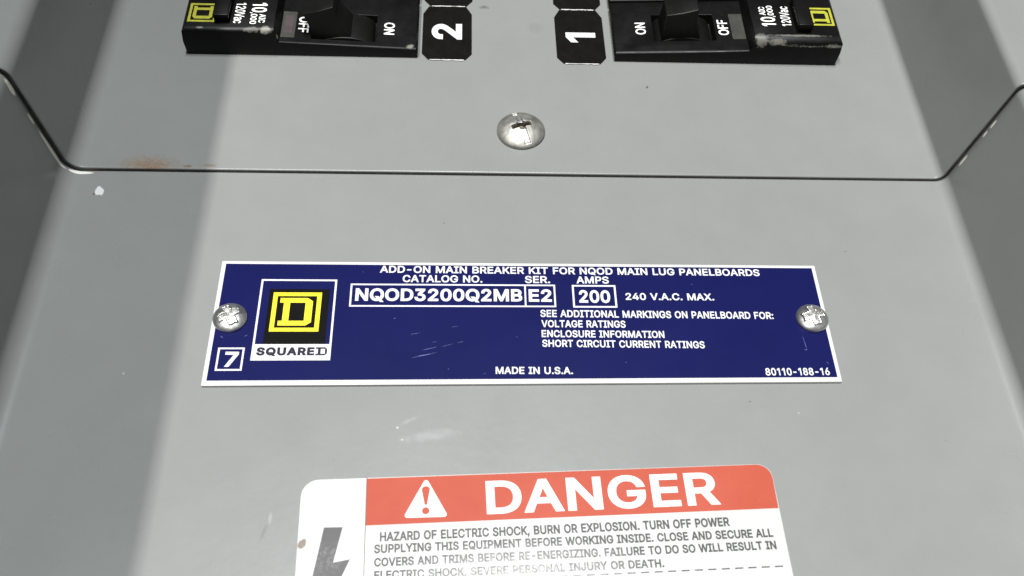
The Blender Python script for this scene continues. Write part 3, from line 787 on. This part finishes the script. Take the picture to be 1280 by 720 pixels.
# the plate was sheared a little out of square
SQ = [0.9998326, -0.0028193, 1.5675122, 0.005222, 1.0002714, -0.0224452, 0.0002819, 2.07e-05, 1.0]


def out_of_square(o):
    for v in o.data.vertices:
        x, y = v.co.x / S, v.co.y / S
        w_ = SQ[6] * x + SQ[7] * y + 1
        v.co.x = (SQ[0] * x + SQ[1] * y + SQ[2]) / w_ * S
        v.co.y = (SQ[3] * x + SQ[4] * y + SQ[5]) / w_ * S


for o in plate.children_recursive:
    out_of_square(o)

# ------------------------------------------------------------------ screws


def screw_mesh(name, R, h, rim, recess, mats, seed, nr=84, ns=220, ridge=0.0):
    """Domed screw head on a polar grid; recess(x, y) gives (depth, material index)."""
    random.seed(seed)
    bm = bmesh.new()
    rings = []
    kinds = {}
    for i in range(nr + 1):
        r = R * i / nr
        ring = []
        for j in range(1 if i == 0 else ns):
            a = 2 * math.pi * j / ns
            x, y = r * math.cos(a), r * math.sin(a)
            z = rim + h * (1 - (r / R) ** 2) ** 0.75
            d, mi = recess(x, y)
            wob = mnoise.noise(Vector((x * 0.9, y * 0.9, seed))) * 0.05
            v = bm.verts.new((x, y, max(0.15, z - d + wob)))
            kinds[v] = mi
            ring.append(v)
        rings.append(ring)
    low = [bm.verts.new((v.co.x * 0.985, v.co.y * 0.985, 0.0)) for v in rings[-1]]
    rings.append(low)
    for v in low:
        kinds[v] = 0

    def face(vs):
        f = bm.faces.new(vs)
        f.smooth = True
        c = {}
        for v in vs:
            c[kinds[v]] = c.get(kinds[v], 0) + 1
        f.material_index = max(c, key=c.get)
    for i in range(len(rings) - 1):
        A, B = rings[i], rings[i + 1]
        for j in range(ns):
            k = (j + 1) % ns
            if len(A) == 1:
                face((A[0], B[j], B[k]))
            else:
                face((A[j], B[j], B[k], A[k]))
    return finish(bm, name, mats)


def sstep(a, b, x):
    t = min(1, max(0, (x - a) / (b - a)))
    return t * t * (3 - 2 * t)


def combo(x, y):
    """A long straight slot with a short cross through the middle."""
    a = math.atan2(-11.6, 3.65)
    u, v = x * math.cos(a) + y * math.sin(a), -x * math.sin(a) + y * math.cos(a)
    s = (1 - sstep(0.66, 0.86, abs(v))) * (1 - sstep(5.6, 6.1, abs(u)))
    c = (1 - sstep(0.50, 0.78, abs(u - 0.2))) * (1 - sstep(2.3, 2.9, abs(v)))
    ce = 1 - sstep(0.8, 1.5, math.hypot(u, v))
    ser = 0.05 * math.sin(u * 7.0) * s
    d = max(s * 0.75 + ser * 0.6, c * 2.0, ce * 2.1)
    return d, (2 if max(c, ce) > 0.5 else (1 if s > 0.5 else 0))


def chewed(rot, seed):
    def f(x, y):
        n1 = mnoise.noise(Vector((x * 0.8, y * 0.8, seed * 3.1))) * 0.26
        u, v = x * math.cos(rot) + y * math.sin(rot), -x * math.sin(rot) + y * math.cos(rot)
        u += n1
        v += mnoise.noise(Vector((x * 0.8, y * 0.8, seed * 7.7))) * 0.26
        d1 = max(abs(u) - 2.35, abs(v) - 0.62)
        d2 = max(abs(v) - 2.35, abs(u) - 0.62)
        q = min(d1, d2, math.hypot(u, v) - 1.05)
        rec = 1 - sstep(-0.28, 0.10, q)
        lip = math.exp(-((q - 0.22) / 0.18) ** 2) * 0.22
        return rec * 1.25 - lip, (1 if -0.05 < q < 0.42 else 0)
    return f


thing('screw', 'large domed nickel screw with a long slot, on the upper cover above the joint', 'screw', (0.6, 61.25, 1.5), group='screws',
      me=screw_mesh('slotted_screw', 6.65, 2.7, 0.55, combo, [M_NICKEL, M_SLOT, M_CROSS], 1))
thing('screw', 'small zinc screw with a chewed cross recess at the left end of the nameplate', 'screw', (-70.5, -0.45, PT + 0.02), group='screws',
      me=screw_mesh('left_plate_screw', 4.05, 1.7, 0.7, chewed(0.5, 1), [M_ZINC, M_ZINCBR], 2))
thing('screw', 'small zinc screw with a chewed cross recess at the right end of the nameplate', 'screw', (70.65, 0.35, PT + 0.02), group='screws',
      me=screw_mesh('right_plate_screw', 4.0, 1.7, 0.7, chewed(0.25, 2), [M_ZINC, M_ZINCBR], 3))

# ------------------------------------------------------------------ danger label (local x along its top edge, y up)
lab = thing('danger_label', 'faded red and white danger label with a warning triangle, stuck below the nameplate', 'warning label', (2.5, -40.0, 0.0), math.radians(1.75))


def label_outline():
    p = [(-52.24, -62.0), (-52.24, -3.9)]
    for k in range(1, 9):
        a = math.pi - math.pi / 2 * k / 8
        p.append((-48.5 + 3.74 * math.cos(a), -3.75 + 3.8 * math.sin(a)))
    p.append((48.3, 0.60))
    for k in range(1, 9):
        a = math.pi / 2 - math.pi / 2 * k / 8
        p.append((48.3 + 3.25 * math.cos(a), -2.7 + 3.3 * math.sin(a)))
    p.append((51.3, -62.0))
    return p


bm = bmesh.new()
slab(bm, label_outline(), 0.02, 0.14)
link('label_sheet', finish(bm, 'label_sheet', M_PAPER), lab)
bm = bmesh.new()
ol = label_outline()
hp = [(-38.15, -10.77), (-38.15, 0.03)]
hp += [p for p in ol if p[0] > 40 and p[1] > -4]
hp = hp + [(51.44, -9.9)]
# keep a hairline of paper round the red, as die-cut labels do
hp = [(x - (0.06 if x > 40 else 0), y - (0.08 if y > -4 else 0)) for x, y in hp]
slab(bm, hp, 0.1, 0.155)
red = link('red_header', finish(bm, 'red_header', M_RED), lab)


def rounded_triangle(a, b, c, r):
    P = [Vector(a), Vector(b), Vector(c)]
    out = []
    for i in range(3):
        p, u, v = P[i], (P[i - 1] - P[i]).normalized(), (P[(i + 1) % 3] - P[i]).normalized()
        th = u.angle(v)
        t = r / math.tan(th / 2)
        cc = p + (u + v).normalized() * (r / math.sin(th / 2))
        s, e_ = p + u * t, p + v * t
        a0 = math.atan2(s.y - cc.y, s.x - cc.x)
        da = (math.atan2(e_.y - cc.y, e_.x - cc.x) - a0 + math.pi) % (2 * math.pi) - math.pi
        out += [(cc.x + r * math.cos(a0 + da * k / 6), cc.y + r * math.sin(a0 + da * k / 6)) for k in range(7)]
    return out


bm = bmesh.new()
slab(bm, rounded_triangle((-25.33, -0.2), (-30.3, -9.35), (-20.6, -9.4), 0.55), 0.15, 0.175)
tri = link('warning_triangle', finish(bm, 'warning_triangle', M_WHITE), red)
bm = bmesh.new()
mark = []
for k in range(13):
    a = math.pi * k / 12
    mark.append((-25.4 + 0.88 * math.cos(a), -3.0 + 0.75 * math.sin(a)))
mark += [(-25.65, -6.55), (-25.2, -6.55)]
slab(bm, mark, 0.17, 0.19)
slab(bm, [(-25.45 + 0.8 * math.cos(2 * math.pi * k / 20), -7.9 + 0.8 * math.sin(2 * math.pi * k / 20)) for k in range(20)], 0.17, 0.19)
link('exclamation_mark', finish(bm, 'exclamation_mark', M_RED), red)
link('lettering', text_mesh('lettering', 'DANGER', (-12.33, -9.14), (38.91, -8.61), 7.65, M_WHITE, 0.152, bold=0.022, track=0.02), red)
bm = bmesh.new()
slab(bm, rect(-38.32, -62, -38.14, 0.1), 0.13, 0.155)
link('divider_line', finish(bm, 'divider_line', simple('brown_line', (0.09, 0.05, 0.045), 0.5)), lab)
for t, x0, y0, x1, y1, cap in (
    ('HAZARD OF ELECTRIC SHOCK, BURN OR EXPLOSION. TURN OFF POWER', -35.11, -14.38, 40.00, -13.61, 2.04),
    ('SUPPLYING THIS EQUIPMENT BEFORE WORKING INSIDE. CLOSE AND SECURE ALL', -36.25, -16.94, 48.98, -16.36, 1.92),
    ('COVERS AND TRIMS BEFORE RE-ENERGIZING. FAILURE TO DO SO WILL RESULT IN', -36.18, -19.79, 49.18, -19.07, 1.89),
    ('ELECTRIC SHOCK, SEVERE PERSONAL INJURY OR DEATH.', -36.11, -22.49, 24.49, -22.11, 1.81),
):
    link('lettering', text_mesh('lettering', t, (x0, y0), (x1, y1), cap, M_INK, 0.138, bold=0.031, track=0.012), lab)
bm = bmesh.new()
n = 0
x = 49.7
while x > -37:
    y = -22.80 - (49.7 - x) * 0.0088
    slab(bm, [(x - 1.75, y - 0.16), (x, y - 0.145), (x, y + 0.145), (x - 1.75, y + 0.13)], 0.13, 0.155)
    x -= 2.86
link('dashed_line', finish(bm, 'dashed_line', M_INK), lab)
bm = bmesh.new()
slab(bm, [(-46.92, -10.89), (-43.0, -10.94), (-44.66, -18.6), (-41.21, -18.0), (-47.3, -32.0), (-46.2, -24.3), (-49.3, -24.7)], 0.13, 0.155)
link('lightning_bolt', finish(bm, 'lightning_bolt', M_BOLT), lab)

# ------------------------------------------------------------------ circuit number stickers


def sticker(cx, y0, y1, w, label, digit=None, skew=0.0):
    h, c = y1 - y0, 2.1
    t = thing('number_sticker', label, 'sticker', (cx, y0, 1.5), skew, 'circuit number stickers')
    pts = [(-w / 2 + c * 0.9, 0), (w / 2 - c * 0.9, 0), (w / 2, c * 1.2), (w / 2, h - c * 1.6), (w / 2 - c * 0.8, h), (-w / 2 + c * 0.8, h), (-w / 2, h - c * 1.6), (-w / 2, c * 1.2)]
    # torn perforation along the bottom edge
    random.seed(int(cx * 10) + int(y0))
    bx = []
    x_ = -w / 2 + c * 0.9 + 0.15
    while x_ < w / 2 - c * 0.9 - 0.3:
        step = random.uniform(0.35, 1.2)
        bx.append((x_, random.uniform(-0.02, 0.10)))
        x_ += step
    pts = [pts[0]] + bx + pts[1:]
    bm = bmesh.new()
    slab(bm, pts, 0.04, 0.16)
    link('sticker_face', finish(bm, 'sticker_face', M_STICK), t)
    bm = bmesh.new()
    under = [(pts[0][0] + 0.5, -0.32)]
    x_ = pts[0][0] + 0.8
    while x_ < -pts[0][0] - 0.6:
        under.append((x_, random.uniform(-0.42, -0.12)))
        x_ += random.uniform(0.4, 1.0)
    under += [(-pts[0][0] - 0.4, -0.3), (-pts[0][0] - 0.3, 0.8), (pts[0][0] + 0.3, 0.8)]
    slab(bm, under, 0.01, 0.10)
    link('paper_backing', finish(bm, 'paper_backing', M_STICKEDGE), t)
    if digit:
        ch, p0, p1, cap, b = digit
        link('numeral', text_mesh('numeral', ch, p0, p1, cap, M_DIGIT, 0.155, bold=b), t)
    return t


sticker(-20.3, 89.3, 112.3, 14.6, 'black sticker numbered 2 right of the left breakers, lower of its pair', ('2', (4.4, 8.5), (4.4, 15.3), 8.9, 0.030))
sticker(19.3, 88.6, 111.9, 14.5, 'black sticker numbered 1 left of the right breakers, lower of its pair', ('1', (4.7, 8.95), (4.7, 13.2), 8.9, 0.026), 0.005)
sticker(-20.1, 112.75, 136, 14.6, 'black sticker cut off by the top of the photo, above the sticker numbered 2')
sticker(19.2, 112.35, 135.6, 14.5, 'black sticker cut off by the top of the photo, above the sticker numbered 1')

# ------------------------------------------------------------------ circuit breakers (local: x from the inner end outwards, y across, z up)
BL_, BW = 66.6, 22.5
LOW0, LOW1, RAI = 3.2, 4.7, 9.0
tilt = (LOW1 - LOW0) / 38.0


def zlow(s):
    return LOW0 + tilt * (s - 1)


def on_slope(me):
    for v in me.vertices:
        v.co.z += (zlow(v.co.x / S)) * S
    return me


def body_mesh(bev0, bev1, st):
    prof = [(0.4, 0), (0.1, 2.3), (0.5, zlow(0.5)), (39.6, zlow(39.6)), (40.4, RAI), (65.3, RAI), (66.2, RAI - 1.0), (66.5, 4.5), (66.2, 0)]
    bm = bmesh.new()
    n = len(prof)
    rings = []
    for t in (0, BW):
        rings.append([bm.verts.new((s, t, z)) for s, z in prof])
    bm.faces.new(rings[0])
    bm.faces.new(rings[1][::-1])
    for i in range(n):
        j = (i + 1) % n
        bm.faces.new((rings[0][j], rings[0][i], rings[1][i], rings[1][j]))
    bmesh.ops.recalc_face_normals(bm, faces=bm.faces)
    # long top edges: the raised end has a broad worn chamfer, the low end a small round
    for t, wd in ((0, bev0), (BW, bev1)):
        ed = [e_ for e_ in bm.edges if all(abs(v.co.y - t) < 1e-4 for v in e_.verts) and all(v.co.z > RAI - 0.01 for v in e_.verts)]
        bmesh.ops.bevel(bm, geom=ed, offset=wd, segments=2, affect='EDGES', profile=0.5)
        lo_ = [e_ for e_ in bm.edges if all(abs(v.co.y - t) < 1e-4 for v in e_.verts) and all(2.9 < v.co.z < 5.0 and v.co.x < 39.9 for v in e_.verts)]
        bmesh.ops.bevel(bm, geom=lo_, offset=0.85, segments=4, affect='EDGES', profile=0.5)
    me = finish(bm, 'breaker_body', M_BODY)
    bm = bmesh.new()
    slab(bm, rect(12.2, st, 30.6, st + 11.4), 0.6, 12)
    cut = finish(bm, 'slot', M_PIT)
    me = modified(me, [('BOOLEAN', dict(operation='DIFFERENCE', solver='EXACT', cutter=cut)), BEV(0.38, 3, 50)], 'breaker_body')
    return smooth_by_angle(me, 50)


def loft(sections, name, mat, bev=0.4):
    """Box-like solid through rectangular sections (s0, s1, t0, t1, z)."""
    bm = bmesh.new()
    rs = []
    for s0, s1, t0, t1, z in sections:
        rs.append([bm.verts.new((s0, t0, z)), bm.verts.new((s1, t0, z)), bm.verts.new((s1, t1, z)), bm.verts.new((s0, t1, z))])
    bm.faces.new(rs[0][::-1])
    bm.faces.new(rs[-1])
    for a, b in zip(rs, rs[1:]):
        for i in range(4):
            j = (i + 1) % 4
            bm.faces.new((a[i], a[j], b[j], b[i]))
    me = finish(bm, name, mat)
    return smooth_by_angle(modified(me, [BEV(bev, 3, 40)], name), 50)


def handle_mesh(on, st):
    """Toggle: a rocking barrel in the slot with a tapered finger grip leaning to one side."""
    c0 = 20.2 if on else 24.2
    lean = -1.2 if on else 4.0
    bm = bmesh.new()
    secs = []
    for k in range(9):
        f = k / 8
        z = 1.2 + f * 11.9
        c = c0 + lean * max(0, f - 0.15) / 0.85
        hw = 5.9 - 1.2 * f ** 1.3
        t0, t1 = st + 0.45 + 0.9 * f, st + 10.9 - 1.2 * f
        secs.append((c - hw, c + hw, t0, t1, z))
    rs = []
    for s0, s1, t0, t1, z in secs:
        dip = 0.55 * math.sin(math.pi * min(1, max(0, (z - 4.5) / 8.5)))     # finger hollows on both faces
        rs.append([bm.verts.new(p) for p in ((s0 + dip, t0, z), ((s0 + s1) / 2, t0 - 0.35, z), (s1 - dip, t0, z), (s1 - dip, t1, z), ((s0 + s1) / 2, t1 + 0.35, z), (s0 + dip, t1, z))])
    bm.faces.new(rs[0][::-1])
    # slightly crowned, slanted top
    for v in rs[-1]:
        v.co.z += (v.co.x - c0 - lean) * (0.25 if on else -0.30)
    bm.faces.new(rs[-1])
    for a, b in zip(rs, rs[1:]):
        for i in range(6):
            j = (i + 1) % 6
            bm.faces.new((a[i], a[j], b[j], b[i]))
    # barrel
    n = 18
    A = [bm.verts.new((21.4 + 8.6 * math.cos(math.pi * i / n), st + 0.3, 0.7 + 4.0 * math.sin(math.pi * i / n))) for i in range(n + 1)]
    B = [bm.verts.new((v.co.x, st + 11.1, v.co.z)) for v in A]
    bm.faces.new(A)
    bm.faces.new(B[::-1])
    for i in range(n):
        bm.faces.new((A[i + 1], A[i], B[i], B[i + 1]))
    bm.faces.new((A[0], A[-1], B[-1], B[0]))
    bmesh.ops.recalc_face_normals(bm, faces=bm.faces)
    me = finish(bm, 'handle', M_HANDLE)
    return smooth_by_angle(modified(me, [BEV(0.45, 3, 45)], 'handle'), 50)


def breaker(loc, rot, label, on, et, pink, bev0, bev1, wear, st):
    global M_BODY
    M_BODY = plastic_material('black_breaker_plastic', (0.0028, 0.0027, 0.0026), wear)
    t = thing('circuit_breaker', label, 'circuit breaker', loc, rot, 'circuit breakers')
    link('body', body_mesh(bev0, bev1, st), t)
    h = link('handle', handle_mesh(on, st), t)
    # printing: reads across the breaker, tops of the letters towards the inner end
    def prt(text, s_top, s_base, t0, t1, raised, b=0.012):
        me = text_mesh('lettering', text, (s_base, t0), (s_base, t1), s_base - s_top, M_TEXTB, 0.02 if not raised else RAI + 0.02, bold=b)
        if not raised:
            on_slope(me)
        return link('lettering', me, t)
    prt('ON', 7.0, 10.0, st + 2.9, st + 8.0, False, 0.014)
    prt('OFF', 31.6, 34.6, st + 2.2, st + 8.8, False, 0.014)
    e0 = et - 11.2
    prt('10', 43.2, 47.4, 6.6 + e0, 10.6 + e0, True, 0.020)
    prt(',000', 45.6, 47.4, 10.7 + e0, 15.6 + e0, True, 0.014)
    prt('AIC', 43.2, 45.0, 11.4 + e0, 15.0 + e0, True, 0.014)
    prt('120Vac', 49.2, 52.0, 6.8 + e0, 15.4 + e0, True, 0.010)
    # emblem turned a quarter, as on the body of the real thing
    bm = bmesh.new()
    emblem(bm, -3.9, -3.9, 3.9, 3.9, 0, 0.03)
    me = finish(bm, 'emblem', M_DULLYEL)
    em = link('emblem', me, t, (61.0, et, RAI + 0.02), math.pi / 2)
    bm = bmesh.new()
    # trip window with its flag
    slab(bm, rect(35.4, st + 0.3, 39.3, st + 11.3), 0.0, 0.12)
    win = link('trip_window', on_slope(finish(bm, 'trip_window', M_WINDOW)), t)
    bm = bmesh.new()
    slab(bm, rect(36.1, st + 2.0, 38.6, st + 9.6), 0.1, 0.2)
    link('trip_flag', on_slope(finish(bm, 'trip_flag', M_PINK if pink else M_WINDOW)), win)
    # raised date-code block beside the emblem
    y0b, y1b = (3.2, 17.0) if on else (BW - 17.0, BW - 2.6)
    blk = link('code_block', loft([(53.4, 57.2, y0b + 0.6, y1b - 0.6, RAI - 0.3), (52.7, 57.2, y0b, y1b, RAI + 3.2)], 'code_block', M_BODY, 0.35), t)
    return t


WEAR_R = (((42.5, 1.2, 8.0), (2.0, 2.0, 2.4), 0.5), ((47, 0.8, 7.6), (3.0, 0.8, 1.5), 0.5), ((54, 2.4, 8.9), (9, 0.35, 1), 0.5), ((63.5, 0.3, 7.2), (3.0, 0.7, 0.8), 0.65),
          ((57, 0.3, 7.0), (9, 0.4, 0.45), 0.5), ((66, 3, 7), (0.8, 3, 1.6), 0.5))
WEAR_L = (((42.8, BW - 0.9, 8.6), (1.6, 1.2, 1.4), 0.95), ((46.5, BW - 0.9, 8.6), (3.0, 0.9, 0.9), 0.45), ((61, BW - 1.0, 9.0), (1.2, 0.35, 0.6), 0.8), ((2.2, BW - 1.0, 3.3), (1.3, 1.0, 0.8), 0.8), ((39.9, BW - 1, 6), (0.5, 0.8, 0.8), 0.8))
YB = 89.95
rb = breaker((28.5, YB, 1.5), 0.0, 'black breaker right of the sticker numbered 1, its handle pushed toward ON', True, 10.7, False, 2.6, 1.3, WEAR_R, 4.9)
lb = breaker((-28.6, YB + BW, 1.5), math.pi, 'black breaker left of the sticker numbered 2, pink flag in its window', False, 15.4, True, 1.4, 1.5, WEAR_L, 8.9)


def copy_tree(o, parent=None):
    c = o.copy()
    COL.objects.link(c)
    if parent is not None:
        c.parent = parent
        c.matrix_parent_inverse = o.matrix_parent_inverse.copy()
    for ch in list(o.children):
        copy_tree(ch, c)
    return c


PITCH = 23.3
for src, lbl in ((rb, 'black breaker at the top edge of the photo, above the breaker beside sticker 1'), (lb, 'black breaker at the top edge of the photo, above the breaker beside sticker 2')):
    c = copy_tree(src)
    c.location = src.location + (MW.to_3x3() @ Vector((0, PITCH * S, 0)))
    c['label'] = lbl
